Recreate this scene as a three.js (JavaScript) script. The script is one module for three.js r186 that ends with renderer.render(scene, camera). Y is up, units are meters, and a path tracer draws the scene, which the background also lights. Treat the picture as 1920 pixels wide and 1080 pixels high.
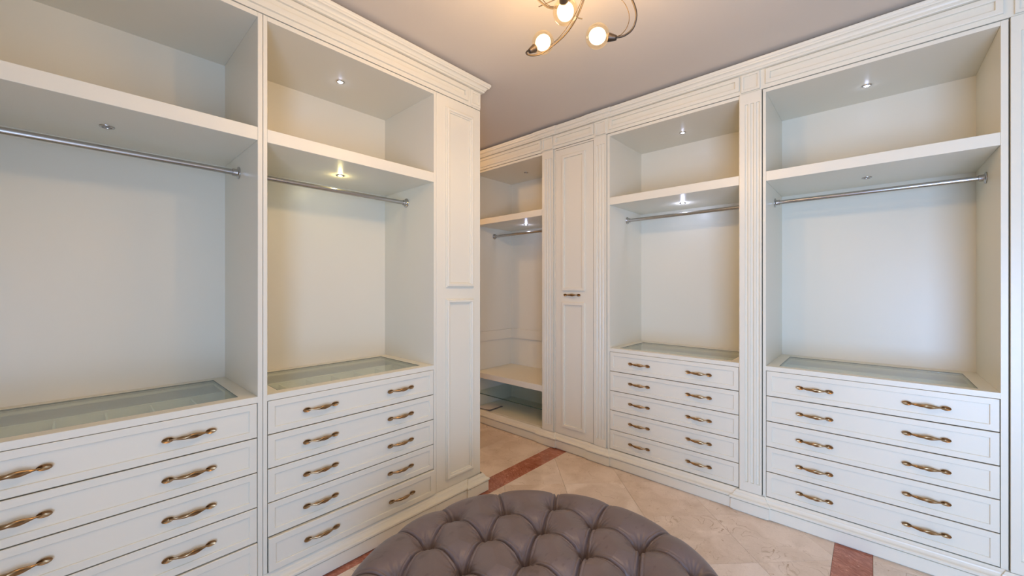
import * as THREE from 'three';
import { RoundedBoxGeometry } from 'three/addons/geometries/RoundedBoxGeometry.js';
import { mergeGeometries, toCreasedNormals } from 'three/addons/utils/BufferGeometryUtils.js';
import { RectAreaLightUniformsLib } from 'three/addons/lights/RectAreaLightUniformsLib.js';
import { ImprovedNoise } from 'three/addons/math/ImprovedNoise.js';

// ------------------------------------------------------------------ camera, daylight, exposure
const scene = new THREE.Scene();
const EYE = 1.41;
const camera = new THREE.PerspectiveCamera(72.17, 1920 / 1080, 0.05, 40);
camera.position.set(0, EYE, 0);
camera.rotation.set(0, THREE.MathUtils.degToRad(42.331), 0);
camera.setViewOffset(1920, 1080, 0, 2.4, 1920, 1080);
scene.add(camera);
scene.background = new THREE.Color().setRGB(0.75, 0.9, 1.15);

const renderer = new THREE.WebGLRenderer({ antialias: true });
renderer.toneMapping = THREE.LinearToneMapping;
renderer.toneMappingExposure = 1.04;
renderer.shadowMap.enabled = true;
RectAreaLightUniformsLib.init();

const ROOM = { x0: -3.95, x1: 2.1, z0: -3.46, z1: 0.95, top: 2.826 };
const WIN1 = { x0: 0.3, x1: 1.75, y0: 0.06, y1: 1.62 };       // balcony door in the wall behind the camera, to its right
function daylight(w, h, intensity, pos, target) {
  const l = new THREE.RectAreaLight(new THREE.Color().setRGB(0.495, 0.765, 1.31), intensity, w, h);
  l.position.set(...pos); l.lookAt(...target); l.name = 'window_daylight'; scene.add(l);
}
daylight(1.35, 1.46, 13.5, [1.025, 0.84, 0.93], [1.025, 0.84, -1]);

// ------------------------------------------------------------------ small tools
let seed = 7;
const rnd = () => { seed = (seed * 1664525 + 1013904223) >>> 0; return seed / 4294967296; };
const used = {};
function numbered(n) { const k = used[n] = (used[n] ?? -1) + 1; return k ? `${n}_${String(k).padStart(3, '0')}` : n; }
function boxUV(g, ox = 0, oy = 0) {                       // uv in metres, by the main direction of each triangle
  const p = g.attributes.position, n = p.count, uv = new Float32Array(n * 2);
  const a = new THREE.Vector3(), b = new THREE.Vector3(), c = new THREE.Vector3();
  for (let i = 0; i < n; i += 3) {
    a.fromBufferAttribute(p, i); b.fromBufferAttribute(p, i + 1); c.fromBufferAttribute(p, i + 2);
    const nn = b.clone().sub(a).cross(c.clone().sub(a)), X = Math.abs(nn.x), Y = Math.abs(nn.y), Z = Math.abs(nn.z);
    [a, b, c].forEach((v, k) => {
      const q = X >= Y && X >= Z ? [v.z, v.y] : Y >= Z ? [v.x, v.z] : [v.x, v.y];
      uv[(i + k) * 2] = q[0] + ox; uv[(i + k) * 2 + 1] = q[1] + oy;
    });
  }
  g.setAttribute('uv', new THREE.BufferAttribute(uv, 2));
  return g;
}
function merged(list, ox, oy) {
  const gs = (Array.isArray(list) ? list : [list]).map(g => {
    g = g.index ? g.toNonIndexed() : g;
    for (const k of Object.keys(g.attributes)) if (k !== 'position' && k !== 'normal') g.deleteAttribute(k);
    if (!g.attributes.normal) g.computeVertexNormals();
    return g;
  });
  return boxUV(gs.length > 1 ? mergeGeometries(gs) : gs[0], ox, oy);
}
function shade(m) { m.castShadow = m.receiveShadow = true; return m; }
function part(name, geos, mat, parent, pos) {
  const m = shade(new THREE.Mesh(geos.isBufferGeometry && geos.attributes.uv && geos.userData.done ? geos : merged(geos), mat));
  m.name = name; if (pos) m.position.set(...pos);
  parent.add(m);
  return m;
}
function done(g) { g = merged(g); g.userData.done = true; return g; }
function thing(name, label, category, pos = [0, 0, 0], turn = 0, group) {
  const o = new THREE.Group(); o.name = numbered(name);
  o.position.set(...pos); o.rotation.y = turn;
  o.userData = { label, category }; if (group) o.userData.group = group;
  scene.add(o);
  return o;
}
function struct(name, geos, mat, parent = scene) {
  const m = part(name, geos, mat, parent); if (parent === scene) m.userData.kind = 'structure'; return m;
}
const box = (x0, x1, y0, y1, z0, z1) => new THREE.BoxGeometry(x1 - x0, y1 - y0, z1 - z0).translate((x0 + x1) / 2, (y0 + y1) / 2, (z0 + z1) / 2);
const rbox = (x0, x1, y0, y1, z0, z1, r = 0.002) => new RoundedBoxGeometry(x1 - x0, y1 - y0, z1 - z0, 1, r).translate((x0 + x1) / 2, (y0 + y1) / 2, (z0 + z1) / 2);
function rect(path, x0, x1, y0, y1) { path.moveTo(x0, y0); path.lineTo(x1, y0); path.lineTo(x1, y1); path.lineTo(x0, y1); path.closePath(); return path; }
// a rectangular frame in the xy plane standing from z0 to z0 + height, its edges chamfered
function ring(x0, x1, y0, y1, band, z0, height, bev = 0.003, seg = 1) {
  const s = rect(new THREE.Shape(), x0 + bev, x1 - bev, y0 + bev, y1 - bev);
  s.holes.push(rect(new THREE.Path(), x0 + band - bev, x1 - band + bev, y0 + band - bev, y1 - band + bev));
  const d = Math.max(height - bev, 0.0005);
  const g = new THREE.ExtrudeGeometry(s, { depth: d, bevelEnabled: true, bevelSize: bev, bevelThickness: bev, bevelSegments: seg, curveSegments: 1 });
  return g.translate(0, 0, z0);
}
// profile [[out, y], ...] (counter-clockwise) swept along a path [[x, z], ...] with mitred corners
function sweep(path, prof, crease = 0.6) {
  const nrm = [], pts = path.map(p => new THREE.Vector2(...p));
  for (let i = 0; i < pts.length - 1; i++) { const d = pts[i + 1].clone().sub(pts[i]).normalize(); nrm.push(new THREE.Vector2(-d.y, d.x)); }
  const vn = pts.map((_, i) => {
    const a = nrm[Math.max(i - 1, 0)], b = nrm[Math.min(i, nrm.length - 1)];
    return a.clone().add(b).divideScalar(1 + a.dot(b));
  });
  const V = (i, k) => [pts[i].x + vn[i].x * prof[k][0], prof[k][1], pts[i].y + vn[i].y * prof[k][0]];
  const out = [], n = prof.length;
  for (let i = 0; i < pts.length - 1; i++) for (let k = 0; k < n; k++) {
    const l = (k + 1) % n, a = V(i, k), b = V(i + 1, k), c = V(i + 1, l), d = V(i, l);
    out.push(...a, ...b, ...c, ...a, ...c, ...d);
  }
  const tri = THREE.ShapeUtils.triangulateShape(prof.map(p => new THREE.Vector2(...p)), []);
  for (const [a, b, c] of tri) { out.push(...V(0, a), ...V(0, b), ...V(0, c)); const e = pts.length - 1; out.push(...V(e, a), ...V(e, c), ...V(e, b)); }
  const g = new THREE.BufferGeometry(); g.setAttribute('position', new THREE.Float32BufferAttribute(out, 3));
  g.computeVertexNormals();
  return toCreasedNormals(g, crease);
}
const lathe = (pts, seg = 24) => new THREE.LatheGeometry(pts.map(p => new THREE.Vector2(...p)), seg);
const tube = (pts, r, n = 40, s = 8) => new THREE.TubeGeometry(new THREE.CatmullRomCurve3(pts.map(p => new THREE.Vector3(...p))), n, r, s, false);

// ------------------------------------------------------------------ materials
const noise = new ImprovedNoise();
function fbm(x, y, o, z = 0) { let s = 0, a = 0.5; for (let i = 0; i < o; i++) { s += a * noise.noise(x, y, z + i * 3.7); x *= 2.03; y *= 2.03; a *= 0.5; } return s; }
function texture(size, f, srgb, rep = 1) {               // f(u, v) -> [r, g, b] 0..255, made to tile by blending the borders
  const d = new Uint8Array(size * size * 4);
  for (let j = 0; j < size; j++) for (let i = 0; i < size; i++) {
    const c = f(i / size, j / size), k = (j * size + i) * 4;
    d[k] = Math.min(255, Math.max(0, c[0])); d[k + 1] = Math.min(255, Math.max(0, c[1])); d[k + 2] = Math.min(255, Math.max(0, c[2])); d[k + 3] = 255;
  }
  const t = new THREE.DataTexture(d, size, size); t.wrapS = t.wrapT = THREE.RepeatWrapping;
  t.magFilter = THREE.LinearFilter; t.minFilter = THREE.LinearMipmapLinearFilter; t.generateMipmaps = true;
  if (srgb) t.colorSpace = THREE.SRGBColorSpace;
  t.repeat.set(1 / rep, 1 / rep); t.needsUpdate = true;
  return t;
}
const sm = (a, b, x) => { const t = Math.min(1, Math.max(0, (x - a) / (b - a))); return t * t * (3 - 2 * t); };
const mirror = u => 1 - Math.abs(2 * u - 1);              // a mirrored repeat hides the seam
const creamMap = texture(1024, (u0, v0) => {
  const u = mirror(u0) * 1.5, v = mirror(v0) * 1.5;
  const w = fbm(u * 2.2, v * 2.2, 4, 3), w2 = fbm(u * 2.2, v * 2.2, 4, 9);
  const cloud = fbm(u * 3 + w, v * 3 + w2, 5, 1);
  const vein = 1 - sm(0.0, 0.012, Math.abs(fbm(u * 3.1 + 1.1 * w, v * 3.1 + 1.1 * w2, 4, 20)));
  const vein2 = 1 - sm(0.0, 0.01, Math.abs(fbm(u * 7 + 1.6 * w2, v * 7 + w, 3, 31)));
  const m = sm(-0.05, 0.25, fbm(u * 2, v * 2, 3, 44));
  const k = cloud * 40 - vein * 58 * m - vein2 * 34 * (1 - m * 0.5) * sm(-0.15, 0.15, w), f = fbm(u * 60, v * 60, 2, 5) * 8;
  return [228 + k * 0.85 + f, 210 + k + f, 192 + k * 1.15 + f];
}, true, 1.6);
const redMap = texture(1024, (u0, v0) => {
  const u = mirror(u0) * 2, v = mirror(v0) * 2;
  const w = fbm(u * 3, v * 3, 4, 2), a = u + 0.6 * v, b = v - 0.6 * u;
  const streak = fbm(a * 5 + w, b * 22 + 3 * w, 5, 11), cloud = fbm(u * 2.5, v * 2.5, 3, 33);
  const vein = (1 - sm(0, 0.016, Math.abs(fbm(a * 3 + w, b * 8 + 1.5 * w, 4, 27)))) * sm(-0.1, 0.2, cloud);
  const pale = sm(0.30, 0.42, fbm(a * 7 + w, b * 13 + 2 * w, 4, 17));
  const k = streak * 60 + vein * 60 + cloud * 30;
  return [170 + k + pale * 46, 106 + k * 0.9 + pale * 66, 82 + k * 0.85 + pale * 64];
}, true, 0.9);
const brushBump = texture(256, (u, v) => { const h = 128 + 90 * fbm(mirror(u) * 6, mirror(v) * 60, 3, 5) + 50 * fbm(mirror(u) * 20, mirror(v) * 20, 3, 8); return [h, h, h]; }, false, 0.35);
const leatherBump = texture(512, (u, v) => {
  const a = mirror(u) * 46, b = mirror(v) * 46, h = 150 + 150 * Math.abs(fbm(a, b, 3, 2)) - 60 * sm(0.1, 0.3, fbm(a * 0.4, b * 0.4, 3, 9));
  return [h, h, h];
}, false, 0.25);
const leatherMap = texture(512, (u, v) => {
  const a = mirror(u) * 3, b = mirror(v) * 3, h = 14 * fbm(a, b, 5, 4), s = 12 * sm(0.22, 0.4, fbm(a * 5, b * 3, 4, 13));
  return [113 + h - s, 98 + h - s, 94 + h - s];
}, true, 0.9);
const plasterBump = texture(256, (u, v) => { const h = 128 + 80 * fbm(mirror(u) * 40, mirror(v) * 40, 3, 6); return [h, h, h]; }, false, 0.8);

const std = o => new THREE.MeshPhysicalMaterial(o);
const M = {
  paint: std({ color: new THREE.Color().setRGB(0.82, 0.775, 0.635), roughness: 0.34, bumpMap: brushBump, bumpScale: 0.00002 }),
  ceiling: std({ color: new THREE.Color().setRGB(0.70, 0.62, 0.52), roughness: 0.9, bumpMap: plasterBump, bumpScale: 0.0004 }),
  wall: std({ color: new THREE.Color().setRGB(0.74, 0.66, 0.55), roughness: 0.9, bumpMap: plasterBump, bumpScale: 0.0006 }),
  slab: std({ color: new THREE.Color().setRGB(0.35, 0.28, 0.22), roughness: 0.9 }),
  cream: std({ map: creamMap, roughness: 0.24 }),
  creamWarm: std({ map: creamMap, color: new THREE.Color().setRGB(0.98, 0.96, 0.93), roughness: 0.24 }),
  creamPale: std({ map: creamMap, color: new THREE.Color().setRGB(1.0, 0.98, 0.95), roughness: 0.27 }),
  red: std({ map: redMap, roughness: 0.2 }),
  chrome: std({ color: new THREE.Color().setRGB(0.5, 0.49, 0.48), metalness: 1, roughness: 0.22 }),
  bronze: std({ color: new THREE.Color().setRGB(0.36, 0.235, 0.12), metalness: 1, roughness: 0.3 }),
  nickel: std({ color: new THREE.Color().setRGB(0.085, 0.066, 0.05), metalness: 0.8, roughness: 0.42 }),
  brass: std({ color: new THREE.Color().setRGB(0.22, 0.14, 0.055), metalness: 1, roughness: 0.25 }),
  glass: std({ color: new THREE.Color().setRGB(0.93, 0.985, 0.96), transmission: 1, thickness: 0, roughness: 0.02, ior: 1.5 }),
  glassEdge: std({ color: new THREE.Color().setRGB(0.05, 0.10, 0.08), roughness: 0.2 }),
  pane: std({ color: 0xffffff, transmission: 1, thickness: 0, roughness: 0.0, ior: 1.5 }),
  globe: std({ color: new THREE.Color().setRGB(1.0, 0.93, 0.78), transmission: 1, thickness: 0, roughness: 0.02, ior: 1.6 }),
  bulb: std({ color: 0xffffff, emissive: new THREE.Color().setRGB(1.0, 0.86, 0.66), emissiveIntensity: 4, roughness: 0.6 }),
  ledCool: std({ color: 0xffffff, emissive: new THREE.Color().setRGB(0.80, 0.86, 1.0), emissiveIntensity: 8, roughness: 0.5 }),
  ledWarm: std({ color: 0xffffff, emissive: new THREE.Color().setRGB(1.0, 0.93, 0.6), emissiveIntensity: 8, roughness: 0.5 }),
  ledOff: std({ color: new THREE.Color().setRGB(0.35, 0.35, 0.36), roughness: 0.25 }),
  leather: std({ map: leatherMap, roughness: 0.40, bumpMap: leatherBump, bumpScale: 0.0003, sheen: 0.15, sheenRoughness: 0.5, sheenColor: new THREE.Color().setRGB(0.6, 0.55, 0.6) }),
  dark: std({ color: new THREE.Color().setRGB(0.04, 0.03, 0.025), roughness: 0.5 }),
  paper: std({ color: new THREE.Color().setRGB(0.72, 0.67, 0.66), roughness: 0.6 }),
  paperEdge: std({ color: new THREE.Color().setRGB(0.22, 0.19, 0.18), roughness: 0.7 }),
  frame: std({ color: new THREE.Color().setRGB(0.8, 0.79, 0.77), roughness: 0.4 }),
};

// ------------------------------------------------------------------ room shell
{
  const { x0, x1, z0, z1, top } = ROOM, t = 0.15;
  struct('ceiling', box(x0 - t, x1 + t, top, top + t, z0 - t, z1 + t), M.ceiling);
  struct('wall_back', box(x0 - t, x1 + t, 0, top, z0 - t, z0), M.wall);
  struct('wall_left', box(x0 - t, x0, 0, top, z0, z1), M.wall);
  const w = WIN1;
  struct('wall_front', [box(x0 - t, w.x0, 0, top, z1, z1 + t), box(w.x1, x1 + t, 0, top, z1, z1 + t), box(w.x0, w.x1, 0, w.y0, z1, z1 + t), box(w.x0, w.x1, w.y1, top, z1, z1 + t)], M.wall);
  struct('wall_right', box(x1, x1 + t, 0, top, z0, z1), M.wall);
  struct('wall_partition', box(-2.74, -2.612, 0, top, -1.869, z1), M.wall);
  const n1 = new THREE.Group(); n1.name = 'window_1'; n1.userData.kind = 'structure'; scene.add(n1);
  part('window_frame', [ring(w.x0, w.x1, w.y0, w.y1, 0.06, z1 + 0.06, 0.05), box(0.995, 1.055, w.y0 + 0.06, w.y1 - 0.06, z1 + 0.065, z1 + 0.105)], M.frame, n1);
  part('pane', box(w.x0 + 0.055, 1.0, w.y0 + 0.055, w.y1 - 0.055, z1 + 0.083, z1 + 0.087), M.pane, n1);
  part('pane', box(1.05, w.x1 - 0.055, w.y0 + 0.055, w.y1 - 0.055, z1 + 0.083, z1 + 0.087), M.pane, n1);
}

// ------------------------------------------------------------------ marble floor
{
  const { x0, x1, z0, z1 } = ROOM, T = 0.012;
  const floor = struct('floor', box(x0 - 0.15, x1 + 0.15, -0.2, -T, z0 - 0.15, z1 + 0.15), M.slab);
  function slab(poly, mat, name) {                        // poly: [[x, z], ...]
    const s = new THREE.Shape(poly.map(p => new THREE.Vector2(p[0], -p[1])));
    const g = new THREE.ExtrudeGeometry(s, { depth: T - 0.0008, bevelEnabled: true, bevelThickness: 0.0008, bevelSize: 0.0006, bevelOffset: -0.0012, bevelSegments: 1 });
    g.rotateX(-Math.PI / 2).translate(0, -T, 0);
    const m = shade(new THREE.Mesh(merged(g, rnd() * 3, rnd() * 3), mat)); m.name = name; floor.add(m);
  }
  function clip(poly, ax, lim, sign) {                    // keep sign * (p[ax] - lim) >= 0
    const out = [];
    poly.forEach((a, i) => {
      const b = poly[(i + 1) % poly.length], da = sign * (a[ax] - lim), db = sign * (b[ax] - lim);
      if (da >= 0) out.push(a);
      if (da * db < 0) { const t = da / (da - db); out.push([a[0] + t * (b[0] - a[0]), a[1] + t * (b[1] - a[1])]); }
    });
    return out;
  }
  const area = p => Math.abs(p.reduce((s, a, i) => { const b = p[(i + 1) % p.length]; return s + a[0] * b[1] - b[0] * a[1]; }, 0)) / 2;
  const creams = [M.cream, M.creamWarm, M.creamPale];
  function field(ax0, ax1, diagonal, mirrorX = 1) {
    if (diagonal) {
      const S = 0.6, u0 = 0.11, v0 = -3.97;               // joints at x - z = u0 + i S and x + z = v0 + j S
      for (let i = -6; i < 7; i++) for (let j = -3; j < 9; j++) {
        const U = u0 + i * S, V = v0 + j * S, P = (u, v) => [(u + v) / 2, (v - u) / 2];
        let p = [P(U, V), P(U + S, V), P(U + S, V + S), P(U, V + S)];
        for (const [k, l, s] of [[0, ax0, 1], [0, ax1, -1], [1, z0, 1], [1, z1, -1]]) if (p.length) p = clip(p, k, l, s);
        if (p.length > 2 && area(p) > 0.002) slab(p.reverse(), creams[Math.floor(rnd() * 3)], 'tile');
      }
    } else {
      for (let x = mirrorX > 0 ? ax0 : ax1; mirrorX > 0 ? x < ax1 - 0.01 : x > ax0 + 0.01; x += 0.424 * mirrorX)
        for (let zz = z0 + 0.28 - 0.424; zz < z1; zz += 0.424) {
          const z = Math.max(z0, zz);
          const a = mirrorX > 0 ? x : Math.max(ax0, x - 0.424), b = mirrorX > 0 ? Math.min(ax1, x + 0.424) : x, c = Math.min(z1, zz + 0.424);
          slab([[a, z], [a, c], [b, c], [b, z]], creams[Math.floor(rnd() * 3)], 'tile');
        }
    }
  }
  field(x0, -2.092, false, -1); field(-1.93, -0.152, true); field(0.004, x1, false, 1);
  for (const [a, b] of [[-2.092, -1.93], [-0.152, 0.004]]) slab([[a, z0], [a, z1], [b, z1], [b, z0]], M.red, 'marble_strip');
}

// ------------------------------------------------------------------ wardrobes
// levels above the floor, measured once: both runs share them
const Y = { base: 0.126, top: 2.6, rail: 2.6205, shelf: [2.056, 2.115], work: [0.898, 0.9255], d: [0.898, 0.7445, 0.5916, 0.438, 0.285, 0.132] };
const FACE_L = -2.0, FACE_R = -2.8296;

// twisted antique pull with a hollow leaf at each end; along x, foot at z = 0
const handleGeo = (() => {
  const gs = [], NT = 44, NP = 16, pos = [], idx = [];
  for (let i = 0; i <= NT; i++) for (let j = 0; j < NP; j++) {
    const t = i / NT, f = j / NP * Math.PI * 2, s = Math.sin(Math.PI * t);
    const R = 0.0032 + 0.0092 * Math.pow(s, 2.6), twist = (t - 0.5) * Math.PI * 1.7 + 0.6;
    const r = R * (0.52 + 0.48 * Math.pow(Math.abs(Math.cos(f - twist)), 1.6));
    pos.push((t - 0.5) * 0.126, r * Math.sin(f), 0.010 + 0.016 * Math.pow(s, 0.7) + r * Math.cos(f) * 0.8);
  }
  for (let i = 0; i < NT; i++) for (let j = 0; j < NP; j++) { const a = i * NP + j, b = i * NP + (j + 1) % NP; idx.push(a, a + NP, b, b, a + NP, b + NP); }
  const g = new THREE.BufferGeometry(); g.setAttribute('position', new THREE.Float32BufferAttribute(pos, 3)); g.setIndex(idx); g.computeVertexNormals();
  gs.push(g);
  for (const s of [-1, 1]) {
    gs.push(lathe([[0.0001, 0], [0.006, 0], [0.0072, 0.003], [0.0102, 0.010], [0.0106, 0.0125], [0.0098, 0.0130], [0.007, 0.0095], [0.0001, 0.0075]], 20).rotateX(Math.PI / 2).scale(1.75, 1, 1).translate(s * 0.067, 0, 0));
  }
  return done(gs);
})();
const ledRing = done(lathe([[0.014, 0.004], [0.0145, -0.002], [0.017, -0.0045], [0.022, -0.003], [0.0235, 0], [0.0235, 0.003]], 28));
const ledLens = done(new THREE.CylinderGeometry(0.0142, 0.0142, 0.003, 24));
const flangeGeo = done(lathe([[0.0001, 0], [0.029, 0], [0.030, 0.002], [0.029, 0.005], [0.021, 0.007], [0.0175, 0.010], [0.0175, 0.026], [0.016, 0.028], [0.0001, 0.028]], 28).rotateZ(-Math.PI / 2));
function downlight(u, pos, kind, power, drop) {
  const r = part('downlight', ledRing, M.chrome, u, pos);
  part('lens', ledLens, kind === 'off' ? M.ledOff : kind === 'warm' ? M.ledWarm : M.ledCool, r, [0, 0.001, 0]);
  if (kind !== 'off') {
    const l = new THREE.PointLight(kind === 'warm' ? new THREE.Color().setRGB(1, 0.84, 0.36) : new THREE.Color().setRGB(0.62, 0.68, 1), power, 0, 2);
    l.position.set(0, -drop, 0); l.castShadow = true; l.shadow.radius = 0.5; l.name = 'downlight_glow'; r.add(l);
  }
}
// a unit in its own axes: x along the run, z towards the room, face at z = 0
function unit(o) {
  const { w, sl, sr, depth } = o, h = w / 2;
  const u = thing('wardrobe_unit', o.label, 'wardrobe', o.pos, o.turn, o.group);
  part('side_panel', rbox(-h - sl, -h, 0.1275, Y.rail, -depth, 0, 0.0012), M.paint, u);
  part('side_panel', rbox(h, h + sr, 0.1275, Y.rail, -depth, 0, 0.0012), M.paint, u);
  part('back_panel', box(-h, h, 0.1275, Y.top, -depth, -depth + 0.012), M.paint, u);
  part('top_panel', rbox(-h, h, Y.top, Y.rail, -depth, -0.0005, 0.0012), M.paint, u);
  part('bottom_panel', rbox(-h, h, 0.1275, 0.1305, -depth + 0.012, -0.024, 0.0012), M.paint, u);
  part('shelf', rbox(-h, h, ...Y.shelf, -depth + 0.012, -0.0005, 0.002), M.paint, u);
  const rod = part('hanging_rod', new THREE.CylinderGeometry(0.0135, 0.0135, w - 0.02, 20).rotateZ(Math.PI / 2), M.chrome, u, [0, 1.969, o.rodZ]);
  part('flange', flangeGeo, M.chrome, rod, [-h, 0, 0]);
  part('flange', flangeGeo, M.chrome, rod, [h, 0, 0]).rotation.y = Math.PI;
  downlight(u, [0, Y.top - 0.001, o.ledZ], o.leds[0], o.power[0], 0.004);
  downlight(u, [0, Y.shelf[0] - 0.001, o.ledZ], o.leds[1], o.power[1], 0.012);
  if (o.bench) {
    part('bench_shelf', rbox(-h, h, 0.458, 0.514, -depth + 0.012, -0.0005, 0.003), M.paint, u);
    part('back_rail', rbox(-h, h, 0.82, 0.925, -depth + 0.012, -depth + 0.03, 0.002), M.paint, u);
    part('side_rail', rbox(-h, -h + 0.018, 0.82, 0.925, -depth + 0.03, -0.02, 0.002), M.paint, u);
    part('side_rail', rbox(h - 0.018, h, 0.82, 0.925, -depth + 0.03, -0.02, 0.002), M.paint, u);
    const gs = part('glass_shelf', box(-h + 0.001, h - 0.001, 0.288, 0.296, -depth + 0.014, -0.012), M.glass, u);
    part('glass_edge', box(-h + 0.001, h - 0.001, 0.288, 0.296, -0.012, -0.0105), M.glassEdge, gs);
    return u;
  }
  // worktop with a let-in glass
  const [y0, y1] = Y.work, gx0 = -h + 0.058, gx1 = h - 0.058, [gz0, gz1] = o.glass;
  const s = rect(new THREE.Shape(), -h + 0.0005, h - 0.0005, 0.0008, depth - 0.0125);
  s.holes.push(rect(new THREE.Path(), gx0, gx1, -gz1, -gz0));
  part('countertop', new THREE.ExtrudeGeometry(s, { depth: y1 - y0 - 0.0014, bevelEnabled: true, bevelSize: 0.0008, bevelThickness: 0.0007, bevelSegments: 1 }).rotateX(-Math.PI / 2).translate(0, y0 + 0.0007, 0), M.paint, u);
  const gt = part('glass_top', box(gx0 + 0.002, gx1 - 0.002, y1 - 0.007, y1 - 0.001, gz0 + 0.002, gz1 - 0.002), M.glass, u);
  part('glass_edge', ring(gx0 + 0.001, gx1 - 0.001, gz0 + 0.001, gz1 - 0.001, 0.0022, 0, 0.005, 0.0005).rotateX(Math.PI / 2).translate(0, y1 - 0.001, 0).scale(1, 1, 1), M.glassEdge, gt);
  for (let k = 0; k < 5; k++) {
    const a = Y.d[k + 1] + 0.0023, b = Y.d[k] - 0.0023, x0 = -h + 0.0028, x1 = h - 0.0028;
    const gs = [box(x0 + 0.001, x1 - 0.001, a + 0.001, b - 0.001, -0.022, -0.0062), ring(x0, x1, a, b, 0.029, -0.0062, 0.0062, 0.0016)];
    if (k === 0) {                                        // the top drawer is the tray under the glass
      const yb = a + 0.05, bx = h - 0.03, zb = -0.40;
      gs.push(box(-bx, bx, yb - 0.008, yb, zb, -0.022), box(-bx, -bx + 0.012, yb, b - 0.012, zb, -0.022), box(bx - 0.012, bx, yb, b - 0.012, zb, -0.022), box(-bx, bx, yb, b - 0.012, zb - 0.012, zb));
      for (let i = 1; i < 6; i++) { const x = -bx + 2 * bx * i / 6; gs.push(box(x - 0.003, x + 0.003, yb, b - 0.02, zb, -0.022)); }
    }
    const d = part('drawer', gs, M.paint, u, [0, 0, o.open?.[k] ?? 0]);
    for (const e of [-1, 1]) part('handle', handleGeo, M.bronze, d, [e * o.pull, (a + b) / 2, -0.0062]);
  }
  return u;
}
const LEFT = { depth: 0.59, turn: Math.PI / 2, rodZ: -0.303, ledZ: -0.282, glass: [-0.53, -0.058] };
const RIGHT = { depth: 0.592, turn: 0, rodZ: -0.303, ledZ: -0.312, glass: [-0.492, -0.052] };
unit({ ...LEFT, w: 0.909, sl: 0.019, sr: 0.0188, pos: [FACE_L, 0, -0.0783], leds: ['off', 'off'], power: [0, 0], pull: 0.2195, open: [0, 0, 0, 0, 0.006],
  label: 'white open wardrobe with five drawers at the far left edge, both small spotlights off' });
unit({ ...LEFT, w: 0.909, sl: 0.0166, sr: 0.018, pos: [FACE_L, 0, -1.0246], leds: ['cool', 'warm'], power: [0.012, 0.035], pull: 0.2215, open: [0, 0, 0, 0, 0.014],
  label: 'white open wardrobe with five drawers, yellow-lit inside, left of the tall panelled end post' });
unit({ ...RIGHT, w: 0.9085, sl: 0.019, sr: 0.008, pos: [-2.6638, 0, FACE_R], leds: ['off', 'cool'], power: [0, 0.03], bench: true,
  label: 'shadowed open wardrobe without drawers, with bench shelf and glass shelf, beside the narrow closed door' });
unit({ ...RIGHT, w: 0.9083, sl: 0.0215, sr: 0.0045, pos: [-1.0793, 0, FACE_R], leds: ['cool', 'cool'], power: [0.012, 0.06], pull: 0.211,
  label: 'white open wardrobe with five drawers between the narrow closed door and the wide fluted pilaster' });
unit({ ...RIGHT, w: 0.9123, sl: 0.0165, sr: 0.023, pos: [-0.0228, 0, FACE_R], leds: ['cool', 'off'], power: [0.014, 0], pull: 0.2205, open: [0, 0.001, 0.003, 0.004, 0.006],
  label: 'white open wardrobe with five drawers at right, daylit, both ends of its rod showing' });

// narrow closed wardrobe
{
  const cx = -1.8687, h = 0.1912, d = 0.592;
  const u = thing('narrow_wardrobe', 'tall narrow wardrobe closed by one two-panel white door with a single bronze handle', 'wardrobe', [cx, 0, FACE_R]);
  part('side_panel', rbox(-h - 0.0165, -h, 0.1275, Y.rail, -d, 0, 0.0012), M.paint, u);
  part('side_panel', rbox(h, h + 0.004, 0.1275, Y.rail, -d, 0, 0.0012), M.paint, u);
  part('back_panel', box(-h, h, 0.1275, Y.top, -d, -d + 0.012), M.paint, u);
  part('top_panel', rbox(-h, h, 2.606, Y.rail, -d, -0.0005, 0.0012), M.paint, u);
  part('bottom_panel', rbox(-h, h, 0.1275, 0.1305, -d + 0.012, -0.024, 0.0012), M.paint, u);
  const door = part('door', rbox(-h + 0.003, h - 0.003, 0.130, 2.602, -0.022, 0.001, 0.0012), M.paint, u);
  for (const [a, b] of [[0.2, 1.277], [1.376, 2.54]]) part('moulding_frame', ring(-0.117, 0.111, a, b, 0.024, 0.001, 0.014, 0.003, 2), M.paint, door);
  part('handle', handleGeo, M.bronze, door, [-0.012, 1.3395, 0.001]);
}

// fluted pilasters of the right run
const fluteTop = 2.551, fluteBottom = 0.187;
function fluted(x0, x1, offs, label, fw = 0.019) {
  const w = x1 - x0, P = 0.009, D = 0.010;
  const u = thing('fluted_pilaster', label, 'pilaster', [(x0 + x1) / 2, 0, FACE_R], 0);
  const s = new THREE.Shape(); s.moveTo(-w / 2, 0.4); s.lineTo(-w / 2, -P);
  for (const o of offs) {
    const c = -w / 2 + o;
    s.lineTo(c, -P); s.lineTo(c + fw * 0.12, -P + D * 0.75); s.lineTo(c + fw * 0.35, -P + D); s.lineTo(c + fw * 0.65, -P + D); s.lineTo(c + fw * 0.88, -P + D * 0.6); s.lineTo(c + fw, -P);
  }
  s.lineTo(w / 2, -P); s.lineTo(w / 2, 0.4); s.closePath();
  part('fluted_shaft', new THREE.ExtrudeGeometry(s, { depth: fluteTop - fluteBottom, bevelEnabled: false }).rotateX(-Math.PI / 2).translate(0, fluteBottom, 0), M.paint, u);
  part('foot_block', box(-w / 2, w / 2, 0.1275, fluteBottom, -0.4, P), M.paint, u);
  part('head_block', box(-w / 2, w / 2, fluteTop, Y.rail, -0.4, P), M.paint, u);
}
fluted(-2.2010, -2.0800, [0.028, 0.056, 0.084], 'slim fluted white pilaster right of the shadowed open wardrobe');
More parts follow.
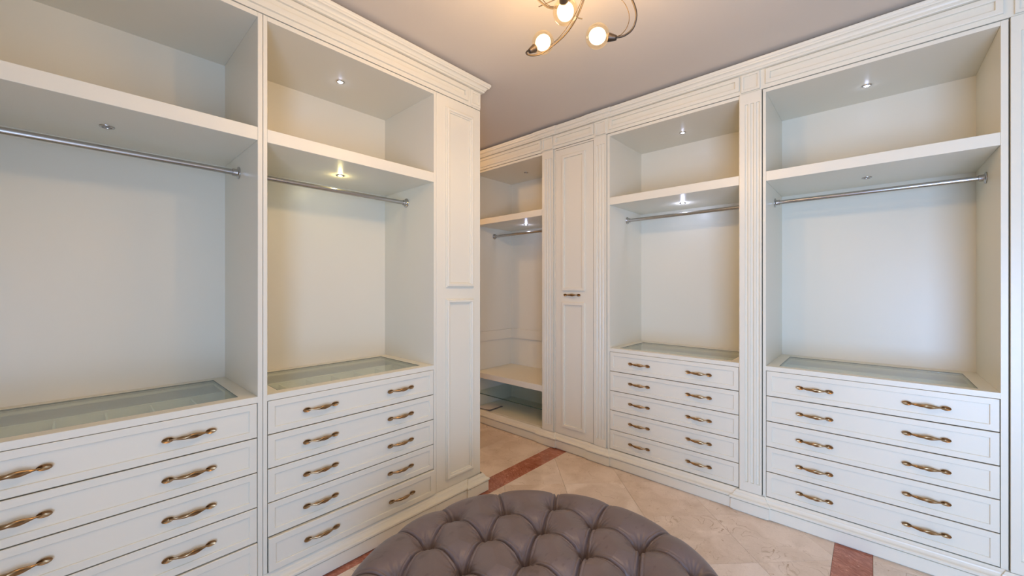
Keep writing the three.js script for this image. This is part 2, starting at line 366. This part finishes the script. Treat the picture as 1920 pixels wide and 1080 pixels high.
fluted(-1.6720, -1.5590, [0.024, 0.052, 0.080], 'slim fluted white pilaster right of the narrow closed door');
fluted(-0.6200, -0.5005, [0.029, 0.060, 0.091], 'fluted white pilaster standing between the two bright drawer wardrobes');
fluted(0.4610, 0.5820, [0.029, 0.060, 0.091], 'fluted white pilaster cut off by the right edge of the picture');

// panelled end of the left run
{
  const z0 = -1.4985, z1 = -1.869, c = (z0 + z1) / 2, h = (z0 - z1) / 2;
  const u = thing('end_post', 'tall white end post of the left run with two raised moulding frames', 'pilaster', [FACE_L, 0, c], Math.PI / 2);
  part('front_board', rbox(-h, h, 0.1275, Y.rail, -0.022, 0, 0.0015), M.paint, u);
  part('end_panel', rbox(h - 0.022, h, 0.1275, Y.rail, -0.602, -0.0225, 0.0015), M.paint, u);
  part('back_panel', box(-h, h - 0.0225, 0.1275, Y.rail, -0.602, -0.59), M.paint, u);
  for (const [a, b] of [[0.181, 1.332], [1.405, 2.555]]) {
    part('moulding_frame', [ring(-0.1155, 0.119, a, b, 0.033, 0, 0.009, 0.003, 2), ring(-0.109, 0.1125, a + 0.0065, b - 0.0065, 0.018, 0.008, 0.010, 0.005, 3)], M.paint, u);
  }
}

// cornices: frieze board with raised frames, crown moulding
const CROWN = [[0, 2.744], [0.016, 2.744], [0.020, 2.746], [0.022, 2.750], [0.021, 2.755], [0.024, 2.757], [0.027, 2.758], [0.029, 2.764], [0.033, 2.770], [0.039, 2.7745], [0.0455, 2.776], [0.0465, 2.779], [0.0475, 2.784], [0.051, 2.786], [0.0535, 2.790], [0.054, 2.803], [-0.02, 2.803], [-0.02, 2.744]];
const BASE = [[0, 0.0005], [0.019, 0.0005], [0.019, 0.008], [0.029, 0.0085], [0.029, 0.0715], [0.023, 0.0725], [0.023, 0.0765], [0.0345, 0.078], [0.036, 0.082], [0.035, 0.088], [0.031, 0.092], [0.024, 0.095], [0.017, 0.100], [0.013, 0.107], [0.0115, 0.113], [0.007, 0.116], [0.0045, 0.122], [0.0005, 0.127], [0, 0.127]];
{
  const u = thing('cornice', 'stepped white crown cornice and panelled frieze over the left wardrobes', 'cornice', [FACE_L, 0, 0], 0);
  part('frieze', [box(-0.03, 0, 2.6255, 2.745, -1.869, 0.42), box(-0.6, -0.03, 2.6255, 2.745, -1.869, -1.845)], M.paint, u);
  const F = (z0, z1, y0, y1, band, h = 0.013) => ring(-z0, -z1, y0, y1, band, 0, h, 0.002, 2).rotateY(Math.PI / 2);
  part('moulding_frame', F(0.38, -1.754, 2.65, 2.738, 0.029), M.paint, u);
  part('moulding_frame', [F(-1.774, -1.8685, 2.636, 2.742, 0.02, 0.005), F(-1.788, -1.862, 2.652, 2.740, 0.006, 0.008)], M.paint, u);
  part('crown_moulding', sweep([[0, 0.42], [0, -1.869], [-0.6, -1.869]], CROWN), M.paint, u);
}
{
  const u = thing('cornice', 'long stepped white crown cornice and panelled frieze over the right-hand wardrobes', 'cornice', [0, 0, FACE_R], 0);
  part('frieze', box(-3.16, 0.62, 2.6255, 2.745, -0.03, 0.0), M.paint, u);
  for (const [a, b] of [[-3.13, -2.219], [-2.075, -1.676], [-1.532, -0.622], [-0.48, 0.44]]) part('moulding_frame', ring(a, b, 2.648, 2.738, 0.024, 0, 0.014, 0.002, 2), M.paint, u);
  for (const [a, b] of [[-2.205, -2.086], [-1.664, -1.560], [-0.612, -0.509], [0.472, 0.575]]) part('moulding_frame', [ring(a, b, 2.631, 2.742, 0.015, 0, 0.012, 0.002, 1), box(a + 0.012, b - 0.012, 2.64, 2.738, 0, 0.004)], M.paint, u);
  part('crown_moulding', sweep([[-3.16, 0], [-2.21, 0], [-2.21, 0.006], [-2.07, 0.006], [-2.07, 0], [-1.675, 0], [-1.675, 0.006], [-1.55, 0.006], [-1.55, 0], [0.62, 0]], CROWN), M.paint, u);
}
// skirting plinths, stepping forward under the pilasters
{
  const u = thing('plinth', 'white moulded skirting plinth along the foot of the left wardrobes', 'plinth', [FACE_L, 0, 0], 0);
  part('base_moulding', sweep([[0, 0.42], [0, -1.4985], [0.001, -1.4985], [0.001, -1.752], [0.012, -1.752], [0.012, -1.881], [-0.6, -1.881]], BASE), M.paint, u);
  part('base_box', box(-0.59, -0.0005, 0, 0.1272, -1.868, 0.42), M.paint, u);
  const v = thing('plinth', 'white moulded skirting plinth along the foot of the right-hand wardrobes', 'plinth', [0, 0, FACE_R], 0);
  const J = 0.012, path = [[-3.16, 0]];
  for (const [a, b] of [[-2.219, -2.068], [-1.700, -1.545], [-0.636, -0.486], [0.447, 0.595]]) path.push([a, 0], [a, J], [b, J], [b, 0]);
  path.push([0.62, 0]);
  part('base_moulding', sweep(path, BASE), M.paint, v);
  part('base_box', box(-3.16, 0.62, 0, 0.1272, -0.592, -0.0005), M.paint, v);
}

// ------------------------------------------------------------------ ottoman
{
  const C = [-0.785, -0.985], u = thing('ottoman', 'round deep-buttoned taupe leather ottoman standing on the marble floor', 'ottoman', [C[0], 0, C[1]]);
  const A = [0.2, 0], B = [0.068, 0.176], O = [0.015, -0.253], buttons = [], key = new Map();
  for (let i = -6; i < 7; i++) for (let j = -4; j < 7; j++) {
    const x = O[0] + i * A[0] + j * B[0], z = O[1] + i * A[1] + j * B[1];
    if (Math.hypot(x, z) < 0.555) { key.set(`${i},${j}`, buttons.length); buttons.push([x, z, i, j]); }
  }
  const segs = [];
  for (const [x, z, i, j] of buttons) {
    for (const [di, dj] of [[1, 0], [0, 1]]) { const k = key.get(`${i + di},${j + dj}`); if (k !== undefined) segs.push([x, z, buttons[k][0], buttons[k][1]]); }
    const miss = [[1, 0], [-1, 0], [0, 1], [0, -1]].filter(([a, b]) => !key.has(`${i + a},${j + b}`)).length, r = Math.hypot(x, z);
    if (miss) segs.push([x, z, x * 0.80 / r, z * 0.80 / r]);
  }
  const R0 = 0.54, RR = 0.105, H = 0.452;
  function base(s) {                                      // [r, y, normal r, normal y] along the outline
    if (s < R0) { const k = s / R0; return [s, H - 0.012 * k * k, 0.044 * k, 1]; }
    const a = (s - R0) / RR;
    if (a < Math.PI / 2) return [R0 + RR * Math.sin(a), H - 0.012 - RR + RR * Math.cos(a), Math.sin(a), Math.cos(a)];
    return [R0 + RR, H - 0.012 - RR - (s - R0 - RR * Math.PI / 2), 1, 0];
  }
  const SEND = R0 + RR * Math.PI / 2 + 0.22;
  function lift(x, z, s) {
    let db = 9, ba = 0, ds = 9;
    for (const b of buttons) { const d = Math.hypot(x - b[0], z - b[1]); if (d < db) { db = d; ba = Math.atan2(z - b[1], x - b[0]); } }
    for (const g of segs) {
      const ex = g[2] - g[0], ez = g[3] - g[1], t = Math.min(1, Math.max(0, ((x - g[0]) * ex + (z - g[1]) * ez) / (ex * ex + ez * ez)));
      ds = Math.min(ds, Math.hypot(x - g[0] - t * ex, z - g[1] - t * ez));
    }
    const pit = -0.036 * Math.exp(-Math.pow(db / 0.055, 1.5)) - 0.050 * Math.exp(-Math.pow(db / 0.019, 1.4));
    const valley = -0.014 * Math.exp(-Math.pow(ds / 0.026, 1.0));
    const crease = -0.010 * Math.exp(-Math.pow(ds / 0.0035, 2)) + 0.0022 * Math.exp(-Math.pow((ds - 0.0085) / 0.0035, 2)) - 0.0022 * Math.exp(-Math.pow((ds - 0.015) / 0.003, 2));
    const wr = 0.0016 * Math.cos(13 * ba + 5 * Math.sin(x * 40)) * Math.exp(-Math.pow((db - 0.036) / 0.022, 2));
    const fade = 1 - sm(0.70, 0.80, s);
    return 0.03 + pit + (valley + crease) * fade + wr;
  }
  const NS = 320, NA = 1200, pos = [], idx = [];
  for (let i = 0; i <= NS; i++) {
    const s = SEND * i / NS, [r, y, nr, ny] = base(s);
    for (let j = 0; j < NA; j++) {
      const f = j / NA * Math.PI * 2, c = Math.cos(f), q = Math.sin(f), l = lift(s * c, s * q, s);
      pos.push((r + nr * l) * c, y + ny * l, (r + nr * l) * q);
    }
  }
  for (let i = 0; i < NS; i++) for (let j = 0; j < NA; j++) { const a = i * NA + j, b = i * NA + (j + 1) % NA; idx.push(a, b, a + NA, b, b + NA, a + NA); }
  const g = new THREE.BufferGeometry(); g.setAttribute('position', new THREE.Float32BufferAttribute(pos, 3)); g.setIndex(idx); g.computeVertexNormals();
  part('cushion', g, M.leather, u);
  const bg = done(new THREE.SphereGeometry(0.0125, 16, 10).scale(1, 0.55, 1));
  for (const [x, z] of buttons) { const s = Math.hypot(x, z), [r, y, nr, ny] = base(s), k = r / s, l = -0.070; part('button', bg, M.leather, u, [(x * k) * (1 + nr * l / r), y + ny * l, (z * k) * (1 + nr * l / r)]); }
  part('base_board', lathe([[0.001, 0.07], [0.60, 0.07], [0.655, 0.075], [0.662, 0.10], [0.655, 0.13], [0.001, 0.13]], 96), M.leather, u);
  const foot = done(lathe([[0.001, 0], [0.022, 0], [0.026, 0.01], [0.034, 0.07], [0.001, 0.07]], 20));
  for (const [a, b] of [[1, 1], [1, -1], [-1, 1], [-1, -1]]) part('foot', foot, M.dark, u, [a * 0.36, 0, b * 0.36]);
}

// ------------------------------------------------------------------ ceiling lamp
{
  const yaw = THREE.MathUtils.degToRad(42.331), cs = Math.cos(yaw), sn = Math.sin(yaw);
  // metres to the right of / up from / away from the camera's post, turned into the room
  const W = (r, y, d) => new THREE.Vector3(r * cs - d * sn, y, -r * sn - d * cs);
  const hub = W(0.262, 2.70, 1.55);
  const u = thing('chandelier', 'bronze ceiling lamp with curling double-rod arms and glowing double glass globes', 'ceiling lamp', [hub.x, 2.826, hub.z]);
  const L = v => v.clone().sub(new THREE.Vector3(hub.x, 2.826, hub.z)).toArray();
  part('canopy', lathe([[0.001, 0], [0.07, 0], [0.07, -0.012], [0.062, -0.022], [0.02, -0.03], [0.013, -0.04], [0.013, -0.135], [0.03, -0.14], [0.034, -0.155], [0.02, -0.17], [0.001, -0.174]], 32), M.nickel, u);
  const P = (px, py, d) => L(W((px - 960) / 740.74 * d, EYE + (537.6 - py) / 740.74 * d, d));
  const socketG = done(lathe([[0.001, 0], [0.008, 0], [0.011, 0.006], [0.0165, 0.030], [0.0165, 0.036], [0.001, 0.036]], 20));
  const globeG = done(new THREE.SphereGeometry(0.0475, 32, 22)), bulbG = done(new THREE.SphereGeometry(0.031, 28, 18).scale(1, 1.1, 1));
  const glow = new THREE.Color().setRGB(1.0, 0.68, 0.36);
  function lampArm(rod, wire, at, away) {                 // away: unit vector from the globe towards its socket
    const a = part('arm', tube(rod, 0.0041, 60, 10), M.nickel, u);
    part('wire', tube(wire, 0.0014, 50, 6), M.brass, a);
    const dir = new THREE.Vector3(...away).normalize(), q = new THREE.Quaternion().setFromUnitVectors(new THREE.Vector3(0, 1, 0), dir.clone().negate());
    const c = new THREE.Vector3(...at), base = c.clone().addScaledVector(dir, 0.078);
    const s = part('socket', socketG, M.nickel, a, base.toArray()); s.quaternion.copy(q);
    part('glass_globe', globeG, M.globe, a, at);
    const b = part('bulb', bulbG, M.bulb, a, at); b.quaternion.copy(q);
    const l = new THREE.PointLight(glow, 0.40, 0, 2); l.position.set(...at); l.castShadow = true; l.shadow.radius = 1.2; l.name = 'bulb_light'; a.add(l);
    return base.toArray();
  }
  const h0 = [0, -0.155, 0];
  const v3 = a => new THREE.Vector3(...a), away = (a, b) => v3(b).sub(v3(a)).toArray();
  // the three globes in view
  let g = P(1018, 80, 1.72), s = P(996.5, 94, 1.71);
  let d = away(g, s);
  lampArm([h0, P(1096, -12, 1.58), P(1087, 20, 1.62), P(1066, 57, 1.70), P(1041, 82, 1.78), P(1014, 101, 1.82), P(996, 104, 1.80), P(987, 100, 1.76), P(991, 95, 1.72), s], [h0, P(1093, -12, 1.58), P(1083, 18, 1.62), P(1060, 56, 1.70), P(1038, 80, 1.78), P(1012, 96, 1.82), P(997, 99, 1.79), P(992, 98, 1.76), P(995, 95, 1.72)], g, d);
  g = P(1120, 68, 1.60); s = P(1151, 71, 1.585); d = away(g, s);
  lampArm([h0, P(1125, -48, 1.54), P(1165, -28, 1.53), P(1186, 2, 1.54), P(1193, 30, 1.55), P(1186, 54, 1.57), P(1170, 67, 1.58), s], [h0, P(1118, -40, 1.54), P(1152, -12, 1.54), P(1172, 8, 1.55), P(1180, 32, 1.56), P(1175, 52, 1.57), P(1163, 66, 1.58), P(1152, 69, 1.58)], g, d);
  g = P(1060, 22, 1.50); s = P(1056, -6, 1.44); d = away(g, s);
  lampArm([h0, P(1110, -60, 1.50), P(1085, -62, 1.46), P(1062, -42, 1.43), s], [h0, P(1112, -50, 1.51), P(1085, -52, 1.47), P(1066, -36, 1.44), P(1059, -12, 1.44)], g, d);
  // three more on the far side of the hub, above the picture
  g = P(968, -78, 1.27); s = P(985, -40, 1.30); d = away(g, s);
  lampArm([h0, P(1068, 0, 1.58), P(1036, 15.5, 1.58), P(1008, -1, 1.50), P(994, -22, 1.38), s], [h0, P(1062, 2, 1.58), P(1034, 12, 1.58), P(1016, -2, 1.51), P(1000, -20, 1.39), P(987, -38, 1.31)], g, d);
  g = P(1240, -170, 1.10); s = P(1248, -125, 1.12); d = away(g, s);
  lampArm([h0, P(1130, -70, 1.46), P(1190, -60, 1.32), P(1240, -80, 1.18), s], [h0, P(1126, -76, 1.46), P(1180, -70, 1.32), P(1228, -86, 1.2), P(1245, -120, 1.13)], g, d);
  g = P(1030, -200, 1.06); s = P(1000, -175, 1.09); d = away(g, s);
  lampArm([h0, P(1070, -80, 1.44), P(1025, -95, 1.30), P(990, -135, 1.15), s], [h0, P(1074, -86, 1.44), P(1034, -104, 1.30), P(1000, -138, 1.16), P(1002, -168, 1.1)], g, d);
  // short ornamental pins across the arms
  part('pin', tube([P(1010, 13, 1.60), P(1026, 6, 1.60), P(1044, -2, 1.60)], 0.0022, 8, 6), M.nickel, u);
  part('pin', tube([P(1078, 32, 1.64), P(1085, 34, 1.64), P(1092, 35.5, 1.64)], 0.0022, 8, 6), M.brass, u);
}

// ------------------------------------------------------------------ warm lamp of the passage behind the left run
{
  const u = thing('ceiling_lamp', 'small round flush ceiling lamp glowing warm in the passage behind the left wardrobes', 'ceiling lamp', [-3.35, 2.826, -1.7]);
  part('rim', lathe([[0.11, 0], [0.115, -0.01], [0.11, -0.028], [0.10, -0.03], [0.098, 0]], 36), M.nickel, u);
  part('diffuser', lathe([[0.099, -0.02], [0.09, -0.045], [0.06, -0.062], [0.001, -0.07]], 36), M.bulb, u);
  const l = new THREE.PointLight(new THREE.Color().setRGB(1, 0.60, 0.27), 1.7, 0, 2); l.position.set(0, -0.1, 0); l.castShadow = true; l.shadow.radius = 3; l.name = 'lamp_light'; u.add(l);
}

// ------------------------------------------------------------------ booklet on the bottom shelf
{
  const u = thing('booklet', 'thin pale booklet lying on the bottom shelf of the shadowed open wardrobe', 'booklet', [-2.99, 0.1312, -2.945], 0.03);
  part('pages', rbox(-0.085, 0.085, 0.0005, 0.006, -0.10, 0.10, 0.001), M.paperEdge, u);
  const n = 10, pos = [], idx = [];
  for (let k = 0; k < 2; k++) for (let i = 0; i <= n; i++) { const x = -0.087 + 0.176 * i / n, y = 0.0068 + 0.009 * Math.pow(i / n, 3) + k * 0.0012; pos.push(x, y, -0.102, x, y, 0.102); }
  const q = (a, b, c, d) => idx.push(a, b, c, a, c, d), o = 2 * (n + 1);
  for (let i = 0; i < n; i++) { const a = 2 * i; q(a, a + 2, a + 3, a + 1); q(o + a, o + a + 1, o + a + 3, o + a + 2); q(a, o + a, o + a + 2, a + 2); q(a + 1, a + 3, o + a + 3, o + a + 1); }
  q(0, 1, o + 1, o); q(2 * n, o + 2 * n, o + 2 * n + 1, 2 * n + 1);
  const g = new THREE.BufferGeometry(); g.setAttribute('position', new THREE.Float32BufferAttribute(pos, 3)); g.setIndex(idx); 
  const f = g.toNonIndexed(); f.computeVertexNormals();
  part('cover', f, M.paper, u);
}

renderer.render(scene, camera);
